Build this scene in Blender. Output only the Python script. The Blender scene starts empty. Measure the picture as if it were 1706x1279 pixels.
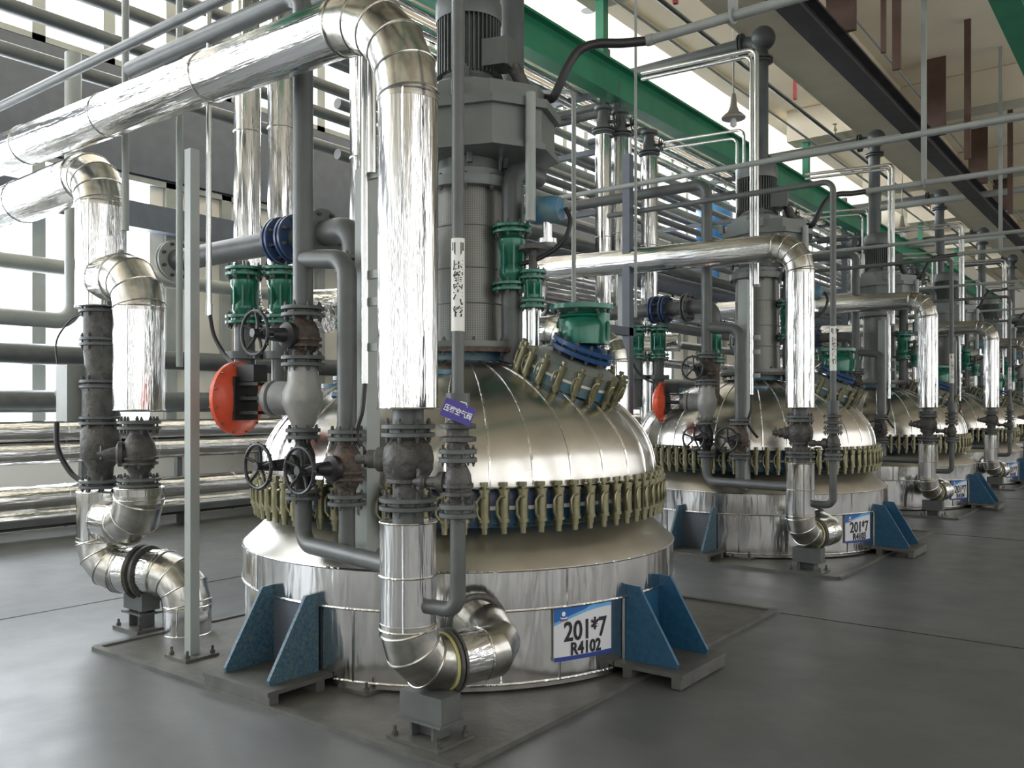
import bpy, math, random
from mathutils import Vector, Matrix
random.seed(4)
S=bpy.context.scene; C=S.collection; PI=math.pi
# ---------------------------------------------------------------- camera
FPX=1450.0; EYE=1.62; ANG=math.radians(37.5)
cd=bpy.data.cameras.new('camera'); cam=bpy.data.objects.new('camera',cd); C.objects.link(cam)
cam.location=(0,0,EYE); cam.rotation_euler=(PI/2,0,ANG)
cd.sensor_fit='HORIZONTAL'; cd.sensor_width=36; cd.lens=36*FPX/1706
cd.shift_y=(678-639.5)/1706; cd.clip_end=200; cd.clip_start=.05
S.camera=cam
# ---------------------------------------------------------------- world, light, exposure
W=bpy.data.worlds.new('world'); S.world=W; W.use_nodes=True
bg=W.node_tree.nodes['Background']; bg.inputs[0].default_value=(.93,.96,1,1); bg.inputs[1].default_value=.62
vs=S.view_settings; vs.view_transform='Standard'; vs.look='None'; vs.exposure=1.0; vs.gamma=1
def area(name,loc,rot,sx,sy,power,col=(1,1,1),portal=False):
    l=bpy.data.lights.new(name,'AREA'); l.shape='RECTANGLE'; l.size=sx; l.size_y=sy; l.energy=power; l.color=col
    o=bpy.data.objects.new(name,l); C.objects.link(o); o.location=loc; o.rotation_euler=rot
    if portal: l.cycles.is_portal=True
    return o
area('window_light',(-12.6,14,3.0),(0,-PI/2,0),3.9,46,4200,(.88,.94,1))
area('window_light',(-12.6,14,7.8),(0,-PI/2,0),2.4,46,3300,(.90,.95,1))
area('window_light',(8.6,16,4.05),(0,PI/2,0),6.4,52,980,(1,.97,.92))
area('window_light',(-2,-8.6,3.6),(PI/2,0,0),19,4.4,170,(1,.97,.93))
# ---------------------------------------------------------------- helpers
def ray(px,py):
    a=(px-853)/FPX; z=(678-py)/FPX
    return Vector((-math.sin(ANG)+math.cos(ANG)*a, math.cos(ANG)+math.sin(ANG)*a, z))
def atY(px,py,y=3.15):
    d=ray(px,py); t=y/d.y; return Vector((d.x*t,y,EYE+d.z*t))
def atX(px,py,x):
    d=ray(px,py); t=x/d.x; return Vector((x,d.y*t,EYE+d.z*t))
def atZ(px,py,z=0):
    d=ray(px,py); t=(z-EYE)/d.z; return Vector((d.x*t,d.y*t,z))
def atD(px,py,t):
    d=ray(px,py); return Vector((d.x*t,d.y*t,EYE+d.z*t))
V=Vector; ZA=V((0,0,1)); XA=V((1,0,0)); YA=V((0,1,0))
def frame(d):
    d=d.normalized(); u=d.cross(ZA)
    if u.length<1e-4: u=XA.copy()
    u.normalize(); return d,u,u.cross(d).normalized()
class MB:
    def __init__(s): s.v=[]; s.f=[]
    def box(s,c,size,rz=0,R=None):
        R=R or Matrix.Rotation(rz,3,'Z'); b=len(s.v); c=V(c)
        for x in(-.5,.5):
            for y in(-.5,.5):
                for z in(-.5,.5): s.v.append(c+R@V((x*size[0],y*size[1],z*size[2])))
        for f in((0,1,3,2),(4,6,7,5),(0,4,5,1),(2,3,7,6),(0,2,6,4),(1,5,7,3)): s.f.append([b+i for i in f])
        return s
    def bar(s,a,b,w,h):
        a=V(a);b=V(b);d,u,n=frame(b-a)
        return s.box((a+b)/2,((b-a).length,w,h),R=Matrix((d,u,n)).transposed())
    def tube(s,pts,r,seg=16,cap=True):
        pts=[V(p) for p in pts]; n=len(pts); rr=r if isinstance(r,(list,tuple)) else [r]*n
        b=len(s.v); u=None
        for i,p in enumerate(pts):
            t=((pts[i]-pts[i-1]).normalized() if i>0 else V((0,0,0)))+((pts[i+1]-pts[i]).normalized() if i<n-1 else V((0,0,0)))
            t.normalize()
            if u is None: _,u,_2=frame(t)
            u=(u-t*u.dot(t)).normalized(); w=t.cross(u)
            for k in range(seg):
                a=2*PI*k/seg; s.v.append(p+(u*math.cos(a)+w*math.sin(a))*rr[i])
        for i in range(n-1):
            for k in range(seg):
                k2=(k+1)%seg; s.f.append([b+i*seg+k,b+i*seg+k2,b+(i+1)*seg+k2,b+(i+1)*seg+k])
        if cap:
            s.f.append([b+k for k in range(seg)][::-1]); s.f.append([b+(n-1)*seg+k for k in range(seg)])
        return s
    def cyl(s,a,b,r,seg=16,r2=None): return s.tube([a,b],[r,r if r2 is None else r2],seg)
    def lathe(s,prof,o=(0,0,0),ax=(0,0,1),seg=24):
        d,u,w=frame(V(ax)); o=V(o); b=len(s.v); n=len(prof)
        for r,h in prof:
            for k in range(seg):
                a=2*PI*k/seg; s.v.append(o+d*h+(u*math.cos(a)+w*math.sin(a))*max(r,1e-4))
        for i in range(n-1):
            for k in range(seg):
                k2=(k+1)%seg; s.f.append([b+i*seg+k,b+(i+1)*seg+k,b+(i+1)*seg+k2,b+i*seg+k2])
        s.f.append([b+k for k in range(seg)]); s.f.append([b+(n-1)*seg+k for k in range(seg)][::-1])
        return s
    def ring(s,o,ax,r,t,seg=24,ts=8):
        d,u,w=frame(V(ax)); o=V(o); b=len(s.v)
        for i in range(seg):
            a=2*PI*i/seg; e=u*math.cos(a)+w*math.sin(a)
            for k in range(ts):
                q=2*PI*k/ts; s.v.append(o+e*(r+t*math.cos(q))+d*t*math.sin(q))
        for i in range(seg):
            for k in range(ts):
                i2=(i+1)%seg;k2=(k+1)%ts; s.f.append([b+i*ts+k,b+i2*ts+k,b+i2*ts+k2,b+i*ts+k2])
        return s
    def prism(s,poly,th):   # poly: 3d points, th: thickness vector
        b=len(s.v); n=len(poly); th=V(th)
        for p in poly: s.v.append(V(p)-th/2)
        for p in poly: s.v.append(V(p)+th/2)
        s.f.append([b+i for i in range(n)][::-1]); s.f.append([b+n+i for i in range(n)])
        for i in range(n):
            j=(i+1)%n; s.f.append([b+i,b+j,b+n+j,b+n+i])
        return s
    def build(s,name,mat,parent=None,loc=None,sharp=35):
        if parent is not None:
            o0=V(parent['_o']); 
        else: o0=V(loc) if loc is not None else V((0,0,0))
        me=bpy.data.meshes.new(name); me.from_pydata([tuple(v-o0) for v in s.v],[],s.f); me.materials.append(mat)
        me.shade_smooth(); me.set_sharp_from_angle(angle=math.radians(sharp))
        o=bpy.data.objects.new(name,me); C.objects.link(o)
        if parent is not None: o.parent=parent; o['_o']=tuple(o0)
        else: o.location=o0; o['_o']=tuple(o0)
        return o
def tag(o,label,cat,group=None,kind=None):
    if label: o['label']=label
    if cat: o['category']=cat
    if group: o['group']=group
    if kind: o['kind']=kind
    return o
def thing(name,label,cat,loc,group=None):
    o=bpy.data.objects.new(name,None); C.objects.link(o); o.location=loc; o['_o']=tuple(loc); o.empty_display_size=.1
    return tag(o,label,cat,group)
def struct(o): o['kind']='structure'; return o
def kids(o): return [c for c in ALLKIDS.get(o.name,[])]
ALLKIDS={}
def index_kids():
    ALLKIDS.clear()
    for o in bpy.data.objects:
        if o.parent: ALLKIDS.setdefault(o.parent.name,[]).append(o)
SKIP={3:('bolt',),4:('bolt','stud'),5:('bolt','stud')}
def copy_tree(o,parent=None,dy=0,k=1):
    c=o.copy(); C.objects.link(c)
    if parent: c.parent=parent
    else: c.location.y+=dy
    for ch in kids(o):
        if ch.name.split('.')[0] in SKIP.get(k,()): continue
        copy_tree(ch,c,0,k)
    return c
def route(pts,br,n=6):
    pts=[V(p) for p in pts]; out=[pts[0]]; arcs=[]
    for i in range(1,len(pts)-1):
        a=(pts[i-1]-pts[i]).normalized(); b=(pts[i+1]-pts[i]).normalized()
        th=a.angle(b); 
        if th>PI-.02: out.append(pts[i]); continue
        d=br/math.tan(th/2); bis=(a+b).normalized(); c=pts[i]+bis*(br/math.sin(th/2))
        p0=pts[i]+a*d; p1=pts[i]+b*d; v0=p0-c; v1=p1-c; om=v0.angle(v1); st=len(out)
        for j in range(n+1):
            t=j/n; out.append(c+(v0*math.sin((1-t)*om)+v1*math.sin(t*om))/math.sin(om))
        arcs.append((st,len(out)-1))
    out.append(pts[-1]); return out,arcs
def pipe(pts,r,br=None,seg=16,n=6,mb=None):
    mb=mb or MB(); p,_=route(pts,br or r*2.4,n); return mb.tube(p,r,seg)
# ---------------------------------------------------------------- materials
def nt(m): m.use_nodes=True; return m.node_tree
def pbr(name,col,rough=.5,metal=0,bump=0,bscale=20,var=0,vscale=5,stretch=None,col2=None,rvar=0,coat=0,gen=False):
    m=bpy.data.materials.new(name); t=nt(m); b=t.nodes['Principled BSDF']; N=t.nodes; L=t.links
    b.inputs['Base Color'].default_value=(*col,1); b.inputs['Roughness'].default_value=rough; b.inputs['Metallic'].default_value=metal
    if coat: b.inputs['Coat Weight'].default_value=coat; b.inputs['Coat Roughness'].default_value=.2
    tc=N.new('ShaderNodeTexCoord'); mp=N.new('ShaderNodeMapping'); L.new(tc.outputs['Object'],mp.inputs[0])
    if stretch: mp.inputs['Scale'].default_value=stretch
    if var or col2 or rvar:
        n=N.new('ShaderNodeTexNoise'); n.inputs['Scale'].default_value=vscale; n.inputs['Detail'].default_value=5; L.new(mp.outputs[0],n.inputs[0])
        r=N.new('ShaderNodeValToRGB'); L.new(n.outputs[0],r.inputs[0]); r.color_ramp.elements[0].position=.35; r.color_ramp.elements[1].position=.65
        c2=col2 or tuple(min(1,c*(1+var)) for c in col); c1=col if col2 else tuple(c*(1-var) for c in col)
        r.color_ramp.elements[0].color=(*c1,1); r.color_ramp.elements[1].color=(*c2,1); L.new(r.outputs[0],b.inputs['Base Color'])
        if rvar:
            mr=N.new('ShaderNodeMapRange'); L.new(n.outputs[0],mr.inputs[0]); mr.inputs[3].default_value=max(.03,rough-rvar); mr.inputs[4].default_value=rough+rvar; L.new(mr.outputs[0],b.inputs['Roughness'])
    if bump:
        n=N.new('ShaderNodeTexNoise'); n.inputs['Scale'].default_value=bscale; n.inputs['Detail'].default_value=3; L.new(mp.outputs[0],n.inputs[0])
        bp=N.new('ShaderNodeBump'); bp.inputs['Strength'].default_value=bump; bp.inputs['Distance'].default_value=.02; L.new(n.outputs[0],bp.inputs['Height']); L.new(bp.outputs[0],b.inputs['Normal'])
    return m
def alu(name,st,base=(.69,.69,.68),rough=.13,b=.45,sc=8): return pbr(name,base,rough,1,bump=b,bscale=sc,var=.06,vscale=4,rvar=.05,stretch=st)
ALU=alu('aluminium_cladding_upright',(4,4,.25)); ALUX=alu('aluminium_cladding_crosswise',(.25,4,4)); ALUY=alu('aluminium_cladding_lengthwise',(4,.25,4))
ALUJ=pbr('aluminium_jacket',(.69,.685,.67),.17,1,bump=.8,bscale=3,var=.07,vscale=3,stretch=(2.2,2.2,.45),rvar=.06)
ALUD=pbr('aluminium_dome',(.62,.60,.56),.25,1,bump=.10,bscale=3,var=.08,vscale=4,rvar=.05)
ALUE=pbr('weathered_aluminium_elbow',(.54,.53,.49),.24,1,bump=.3,bscale=5,vscale=9,var=.24,rvar=.06)
SHLD=pbr('dull_aluminium',(.50,.48,.43),.34,1,var=.1,vscale=3,rvar=.06)
STEEL=pbr('stainless_tube',(.72,.73,.72),.25,1)
PIPE=pbr('grey_pipe_paint',(.10,.108,.105),.42,0,var=.12,vscale=6)
PIPEL=pbr('light_grey_paint',(.31,.33,.31),.45,0,var=.08,vscale=3)
PIPED=pbr('dark_grey_paint',(.085,.095,.095),.42,0,var=.15,vscale=5)
POST=pbr('post_grey_green',(.33,.36,.34),.42,0,var=.06,vscale=3)
RACK=pbr('blue_grey_steel',(.10,.115,.14),.5,0,var=.08)
CAST=pbr('dirty_cast_iron',(.09,.088,.082),.55,.3,bump=.4,bscale=40,var=.3,vscale=14)
RUST=pbr('rusty_iron',(.07,.062,.055),.6,.3,bump=.7,bscale=35,col2=(.15,.105,.08),vscale=22)
BLACK=pbr('black_iron',(.025,.025,.028),.4,.2,var=.2,vscale=12)
FLG=pbr('flange_grey',(.10,.11,.107),.5,.1,var=.2,vscale=10)
MOTOR=pbr('motor_grey_enamel',(.11,.12,.115),.38,.1,var=.08,vscale=5)
GEAR=pbr('gearbox_green_grey',(.15,.165,.155),.4,.1,var=.08,vscale=4)
ZINC=pbr('olive_zinc_clamp',(.25,.235,.145),.38,.75,var=.18,vscale=14)
GREEN=pbr('green_valve_enamel',(.015,.15,.095),.28,.1,var=.2,vscale=9,coat=.3)
BEAM=pbr('green_crane_paint',(.02,.21,.11),.42,0,var=.12,vscale=2)
BLUE=pbr('blue_gusset_paint',(.012,.075,.16),.42,0,col2=(.025,.10,.18),vscale=30)
BLUEW=pbr('worn_blue_paint',(.015,.085,.16),.5,0,col2=(.10,.15,.155),vscale=60)
BLUEV=pbr('dark_blue_enamel',(.04,.07,.16),.35,0,var=.15)
BLUEM=pbr('manhole_blue',(.04,.17,.30),.4,0,col2=(.15,.22,.22),vscale=12)
RED=pbr('orange_red_enamel',(.75,.09,.04),.32,0,col2=(.82,.13,.06),vscale=6,coat=.3)
REDP=pbr('red_paint',(.35,.05,.05),.5)
WHITE=pbr('white_ptfe',(.80,.80,.76),.5)
YEL=pbr('yellow_insulation',(.62,.58,.22),.7)
RUB=pbr('black_rubber',(.02,.02,.022),.45)
BROWN=pbr('brown_primer',(.10,.055,.04),.6,var=.15)
DARKB=pbr('dark_steel_beam',(.035,.032,.035),.5,.1,var=.2)
SOIL=pbr('plinth_concrete',(.085,.085,.08),.5,0,bump=.15,bscale=30,col2=(.13,.125,.11),vscale=5)
STEELP=pbr('floor_steel_edge',(.12,.12,.11),.5,.3,var=.2,vscale=6)
WALL=pbr('cream_wall_paint',(.72,.69,.62),.8)
CEIL=pbr('cream_ceiling_paint',(.86,.76,.60),.8,var=.03,vscale=1)
CBEAM=pbr('ceiling_beam_plaster',(.64,.57,.45),.8,var=.04,vscale=2)
SIGNW=pbr('sign_white',(.70,.71,.75),.4)
SIGNB=pbr('sign_blue',(.02,.13,.42),.4)
SIGNL=pbr('sign_light_blue',(.15,.42,.75),.4)
SIGND=pbr('sign_navy',(.03,.06,.28),.4)
TAGB=pbr('tag_violet_blue',(.06,.05,.30),.4)
INK=pbr('black_ink',(.015,.015,.02),.5)
CLEARW=pbr('white_lettering',(.85,.85,.88),.5)
LAMPG=pbr('lamp_grey',(.33,.31,.28),.5,.3)
# glass
GL=bpy.data.materials.new('clear_glass'); g=nt(GL); g.nodes.clear()
_o=g.nodes.new('ShaderNodeOutputMaterial'); _m=g.nodes.new('ShaderNodeMixShader'); _t=g.nodes.new('ShaderNodeBsdfTransparent'); _g=g.nodes.new('ShaderNodeBsdfGlossy'); _g.inputs['Roughness'].default_value=.05
_m.inputs[0].default_value=.06; g.links.new(_t.outputs[0],_m.inputs[1]); g.links.new(_g.outputs[0],_m.inputs[2]); g.links.new(_m.outputs[0],_o.inputs[0])
# perforated lantern guard
MESHM=pbr('perforated_guard',(.30,.31,.29),.4,.5)
t=MESHM.node_tree; b=t.nodes['Principled BSDF']; tc=t.nodes.new('ShaderNodeTexCoord'); sx=t.nodes.new('ShaderNodeSeparateXYZ'); t.links.new(tc.outputs['Object'],sx.inputs[0])
at=t.nodes.new('ShaderNodeMath'); at.operation='ARCTAN2'; t.links.new(sx.outputs[1],at.inputs[0]); t.links.new(sx.outputs[0],at.inputs[1])
def wave(src,k):
    a=t.nodes.new('ShaderNodeMath'); a.operation='MULTIPLY'; t.links.new(src,a.inputs[0]); a.inputs[1].default_value=k
    c=t.nodes.new('ShaderNodeMath'); c.operation='SINE'; t.links.new(a.outputs[0],c.inputs[0]); return c.outputs[0]
pm=t.nodes.new('ShaderNodeMath'); pm.operation='MAXIMUM'; t.links.new(wave(at.outputs[0],100),pm.inputs[0]); t.links.new(wave(sx.outputs[2],520),pm.inputs[1])
rp=t.nodes.new('ShaderNodeValToRGB'); t.links.new(pm.outputs[0],rp.inputs[0]); rp.color_ramp.elements[0].position=.1; rp.color_ramp.elements[1].position=.4
rp.color_ramp.elements[0].color=(.09,.092,.085,1); rp.color_ramp.elements[1].color=(.19,.19,.17,1); t.links.new(rp.outputs[0],b.inputs['Base Color'])
# floor
FLOOR=bpy.data.materials.new('grey_epoxy_floor'); t=nt(FLOOR); b=t.nodes['Principled BSDF']; tc=t.nodes.new('ShaderNodeTexCoord')
n1=t.nodes.new('ShaderNodeTexNoise'); n1.inputs['Scale'].default_value=.55; n1.inputs['Detail'].default_value=8; n1.inputs['Roughness'].default_value=.65; t.links.new(tc.outputs['Object'],n1.inputs[0])
r=t.nodes.new('ShaderNodeValToRGB'); r.color_ramp.elements[0].position=.3; r.color_ramp.elements[1].position=.72; r.color_ramp.elements[0].color=(.082,.088,.092,1); r.color_ramp.elements[1].color=(.135,.14,.143,1)
t.links.new(n1.outputs[0],r.inputs[0]); t.links.new(r.outputs[0],b.inputs['Base Color'])
n2=t.nodes.new('ShaderNodeTexNoise'); n2.inputs['Scale'].default_value=3; n2.inputs['Detail'].default_value=6; t.links.new(tc.outputs['Object'],n2.inputs[0])
mr=t.nodes.new('ShaderNodeMapRange'); mr.inputs[3].default_value=.27; mr.inputs[4].default_value=.5; t.links.new(n2.outputs[0],mr.inputs[0]); t.links.new(mr.outputs[0],b.inputs['Roughness'])
n3=t.nodes.new('ShaderNodeTexNoise'); n3.inputs['Scale'].default_value=6; n3.inputs['Detail'].default_value=4; t.links.new(tc.outputs['Object'],n3.inputs[0])
bp=t.nodes.new('ShaderNodeBump'); bp.inputs['Strength'].default_value=.12; bp.inputs['Distance'].default_value=.02; t.links.new(n3.outputs[0],bp.inputs['Height']); t.links.new(bp.outputs[0],b.inputs['Normal'])

# ---------------------------------------------------------------- room
XL,XR,YN,YF,ZC=-12.0,8.0,-8.0,46.0,7.6
struct(MB().box(((XL+XR)/2,(YN+YF)/2,-.1),(XR-XL+.6,YF-YN+.6,.2)).build('floor',FLOOR))
XS=-6.5; ZL=9.3
struct(MB().box(((XS+XR)/2,(YN+YF)/2,ZC+.1),(XR-XS+.6,YF-YN+.6,.2)).box(((XL+XS)/2,(YN+YF)/2,ZL+.1),(XS-XL+.6,YF-YN+.6,.2)).box((XS-.15,(YN+YF)/2,(ZC+ZL)/2),(.25,YF-YN+.6,ZL-ZC+.2)).build('ceiling',CEIL))
struct(MB().box(((XL+XR)/2,YF+.15,ZL/2),(XR-XL+.6,.3,ZL)).build('wall_far',WALL))
def win_wall(name,x,z0,z1,bands,solid=()):   # wall running in y with strip windows; bands=[(zlo,zhi)] open
    m=MB(); z=0
    for ya,yb in solid: m.box((x,(ya+yb)/2,(bands[0][0]+bands[0][1])/2),(.3,yb-ya,bands[0][1]-bands[0][0]))
    for lo,hi in bands+[(ZL,ZL)]:
        if lo>z: m.box((x,(YN+YF)/2,(z+lo)/2),(.3,YF-YN,lo-z))
        z=hi
    return struct(m.build(name,WALL))
win_wall('wall_left',XL-.15,0,0,[(1.05,4.95),(6.45,9.0)],[(6.9,13.2),(15.6,21),(23.4,30),(33,46)])
win_wall('wall_right',XR+.15,0,0,[(.9,7.2)])
m=MB(); z=0
for lo,hi in ((1.4,5.8),(ZL,ZL)):
    m.box(((XL+XR)/2,YN-.15,(z+lo)/2),(XR-XL,.3,lo-z)); z=hi
struct(m.build('wall_near',WALL))
struct(MB().box((XL+.06,(YN+YF)/2,5.7),(.12,YF-YN,1.45)).build('trim_1',RACK))
def window_strip(n,x,z0,z1,step,mat,w=.14,transoms=()):
    wm=MB(); y=YN
    while y<YF: wm.box((x,y,(z0+z1)/2),(.16,w,z1-z0)); y+=step
    for tz in transoms: wm.box((x,(YN+YF)/2,tz),(.16,YF-YN,.09))
    for tz in (z0+.04,z1-.04): wm.box((x,(YN+YF)/2,tz),(.16,YF-YN,.08))
    o=struct(wm.build('window_%d'%n,mat))
    pn=MB().box((x-.05,(YN+YF)/2,(z0+z1)/2),(.01,YF-YN,z1-z0)).build('pane',GL); pn.parent=o
    return o
window_strip(1,XL,1.05,4.95,.95,PIPEL,.17,(2.3,))
window_strip(2,XL,6.45,9.0,.95,PIPEL,.17,(7.7,))
window_strip(3,XR,.9,7.2,3.2,PIPE,.9,(4.2,))
wm=MB()
for xa,xb in ((-12,-9.4),(-7.0,-5.8),(-3.6,-2.4),(-.2,1.1),(3.4,4.7),(6.9,8)): wm.box(((xa+xb)/2,YN,3.6),(xb-xa,.16,4.4))
wm.box((XL/2+XR/2,YN,4.2),(XR-XL,.16,.1)); o=struct(wm.build('window_4',PIPEL))
MB().box(((XL+XR)/2,YN-.05,3.6),(XR-XL,.01,4.4)).build('pane',GL).parent=o
# ceiling beams of plastered concrete
i=1
struct(MB().box((-4.55,(YN+YF)/2,7.25),(.8,YF-YN,.7)).build('trim_2',CBEAM))
for j,y in enumerate((-1.0,4.4,9.75,17.6,22.9,27.4,32.5,38)):
    struct(MB().box((.8,y,7.28),(14.2,.55,.62)).build('trim_%d'%(3+j),CBEAM))

# ================================================================ one production bay (bay k=0), copied along the row
C0=V((-4.16,4.81,0)); SP=5.45
REG=[]    # (root, label template, kmax)
def T(name,tmpl,cat,loc,kmax=5,group=None):
    o=thing(name,tmpl,cat,loc,group); REG.append((o,tmpl,kmax)); return o
def T1(mb,name,mat,tmpl,cat,loc,kmax=5,group=None):
    o=mb.build(name,mat,None,loc); tag(o,tmpl,cat,group); REG.append((o,tmpl,kmax)); return o
# ---------- flanges, bolts, wheels
_boltme={}
def bolts(c,ax,r,n,br,l,parent,mat=CAST):
    key=(round(br,4),round(l,3),tuple(round(q,2) for q in V(ax).normalized()),mat.name)
    if key not in _boltme:
        a=V(ax).normalized(); mb=MB().cyl(-a*l/2,a*l/2,br*.6,8); mb.cyl(-a*l*.40,-a*l*.22,br,6); mb.cyl(a*l*.22,a*l*.40,br,6)
        o=mb.build('bolt',mat); _boltme[key]=o.data; bpy.data.objects.remove(o)
    d,u,w=frame(V(ax)); o0=V(parent['_o'])
    for k in range(n):
        t=2*PI*(k+.5)/n; o=bpy.data.objects.new('bolt',_boltme[key]); C.objects.link(o); o.parent=parent; o.location=V(c)+(u*math.cos(t)+w*math.sin(t))*r-o0; o['_o']=tuple(o0)
def flange(c,ax,r,parent,mat=FLG,th=.022,gap=.018,n=8,bolt=True):
    a=V(ax).normalized(); c=V(c); mb=MB()
    mb.lathe([(r*.96,-gap/2-th),(r,-gap/2-th+.003),(r,-gap/2-.002),(r*.97,-gap/2),(r*.7,-gap/2),(r*.7,gap/2),(r*.97,gap/2),(r,gap/2+.002),(r,gap/2+th-.003),(r*.96,gap/2+th)],c,a,28)
    o=mb.build('flange',mat,parent)
    if bolt: bolts(c,a,r*.82,n,max(.008,r*.085),gap+2*th+r*.42,o)
    return o
def handwheel(c,ax,r,parent,mat=BLACK,spokes=5):
    a,u,w=frame(V(ax)); mb=MB().ring(c,a,r,r*.085,28,8); c=V(c)
    for k in range(spokes):
        t=2*PI*k/spokes+.4; mb.tube([c-a*r*.15,c+(u*math.cos(t)+w*math.sin(t))*r*.5-a*r*.12,c+(u*math.cos(t)+w*math.sin(t))*r],r*.075,6)
    for k in range(12):
        t=2*PI*k/12; e=u*math.cos(t)+w*math.sin(t); mb.cyl(c+e*r*1.0,c+e*r*1.13,r*.06,6)
    mb.cyl(c-a*r*.28,c+a*r*.15,r*.2,12)
    return mb.build('handwheel',mat,parent)
def valve(name,tmpl,cat,x,y,zt,zb,rf,rb,stem=None,wheel=0,body=CAST,flmat=FLG,lever=False,kmax=5,n=8,mid=False):
    """flanged valve between heights zt (top flange) and zb; stem = direction of the bonnet"""
    o=T(name,tmpl,cat,(x,y,zb),kmax); h=zt-zb; zc=(zt+zb)/2
    pb=[(rb*.75,-h/2),(rb*.75,-h*.36),(rb*.9,-h*.30),(rb*1.25,-h*.16),(rb*1.35,0),(rb*1.25,h*.16),(rb*.9,h*.30),(rb*.75,h*.36),(rb*.75,h/2)]
    MB().lathe(pb,(x,y,zc),ZA,24).build('valve_body',body,o)
    flange((x,y,zt),ZA,rf,o,flmat,n=n); flange((x,y,zb),ZA,rf,o,flmat,n=n)
    if mid: flange((x,y,zc-h*.12),ZA,rb*1.5,o,body,th=.02,n=6)
    if stem is not None:
        s=V(stem).normalized(); c=V((x,y,zc)); L=rb*1.2
        mb=MB().lathe([(rb*.8,0),(rb*.75,L),(rb*1.05,L+.005),(rb*1.05,L+.035),(rb*.6,L+.05),(rb*.5,L+.09),(rb*.35,L+.13)],c,s,20)
        if wheel: 
            mb.cyl(c+s*(L+.1),c+s*(L+.25),rb*.16,8)
            for q in(-1,1): mb.bar(c+s*(L+.05)+V((0,0,q*rb*.45)),c+s*(L+.2)+V((0,0,q*rb*.28)),.02,.02)
            mb.cyl(c+s*(L+.18),c+s*(L+.21),rb*.45,12)
        mb.build('bonnet',body if not wheel else BLACK,o)
        if wheel: handwheel(c+s*(L+.24),s,wheel,o)
        if lever:
            MB().lathe([(.03,0),(.035,.02),(.02,.05),(.012,.07)],c+s*(L+.10),s,10).bar(c+s*(L+.14)+V((0,0,-.035)),c+s*(L+.14)+V((0,0,.06)),.02,.016).build('stem_cap',CAST,o)
    return o
def clad(name,tmpl,cat,pts,r,br,loc,mat=ALU,n=4,seams=1.1,kmax=5,seg=40,group=None,elmat=None,top=True):
    """aluminium clad pipe: straight jackets and mitred elbows as parts"""
    o=T(name,tmpl,cat,loc,kmax,group) if top else thing(name,tmpl,cat,loc,group)
    p,arcs=route(pts,br,n)
    cuts=[0]+[q for a in arcs for q in a]+[len(p)-1]
    for i in range(len(cuts)-1):
        a,b=cuts[i],cuts[i+1]
        if i%2==0:
            dd_=(p[b]-p[a]); mt_=ALUX if abs(dd_.x)>abs(dd_.z) and abs(dd_.x)>abs(dd_.y) else (ALUY if abs(dd_.y)>abs(dd_.z) else ALU)
            A,B=p[a],p[b]; L=(B-A).length
            if L<.02: continue
            mb=MB().tube([A,B],r,seg); d=(B-A).normalized(); k=max(1,round(L/seams))
            for j in range(k+1):
                q=A+d*(L*j/k); mb.ring(q,d,r+.001,.0055,seg,6)
            # lap joint along the jacket
            _,u,w=frame(d); e=(u*.3+w*.95).normalized() if abs(d.z)<.5 else (XA*.55-YA*.83)
            e=(e-d*e.dot(d)).normalized(); mb.bar(A+e*(r+.001),B+e*(r+.001),.012,.004)
            mb.build('pipe_jacket',mt_ if mat is ALU else mat,o)
        else:
            mb=MB().tube([p[a]-(p[a]-p[a-1]).normalized()*.03]+p[a:b+1]+[p[b]+(p[b+1]-p[b]).normalized()*.03],r*1.015,seg)
            for j in range(a,b+1):
                tt=(p[min(j+1,b)]-p[max(j-1,a)]); mb.ring(p[j],tt,r*1.015,.006,seg,6)
            mb.build('elbow_jacket',elmat or ALUE,o,sharp=15)
    return o

# ---------- reactor vessel
rx=T('reactor_vessel','large round aluminium clad reactor vessel, {m}','reactor',C0)
MB().lathe([(1.46,.03),(1.495,.03),(1.495,.485),(1.46,.485)],C0,ZA,128).build('jacket_cladding',ALUJ,rx)
MB().lathe([(1.48,.475),(1.524,.475),(1.526,.50),(1.524,.70),(1.50,.705)],C0,ZA,128).build('upper_band',ALUJ,rx)
sm=MB()
for zz,rr in ((.478,1.526),(.702,1.524),(.06,1.496)): sm.ring(C0+V((0,0,zz)),ZA,rr,.007,128,6)
for k in range(22):
    a=2*PI*k/22+.1+(.05 if k%2 else 0); e=V((math.cos(a),math.sin(a),0)); sm.bar(C0+e*1.497+V((0,0,.06)),C0+e*1.497+V((0,0,.475)),.014,.008)
for k in range(9):
    a=2*PI*k/9+.25; e=V((math.cos(a),math.sin(a),0)); sm.bar(C0+e*1.527+V((0,0,.485)),C0+e*1.527+V((0,0,.70)),.014,.008)
sm.build('seam_strip',ALU,rx)
MB().lathe([(1.52,.70),(1.515,.712),(1.42,.80),(1.34,.88),(1.30,.93),(1.25,.93)],C0,ZA,128).build('shoulder',SHLD,rx)
MB().lathe([(1.2,.92),(1.33,.92),(1.33,.95),(1.385,.95),(1.385,1.03),(1.34,1.03)],C0,ZA,96).build('lower_flange',BLUE,rx)
MB().lathe([(1.2,1.03),(1.39,1.03),(1.39,1.052),(1.2,1.052)],C0,ZA,96).build('gasket',WHITE,rx)
MB().lathe([(1.2,1.052),(1.385,1.052),(1.385,1.12),(1.35,1.17),(1.2,1.18)],C0,ZA,96).build('upper_flange',BLUEV,rx)
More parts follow.
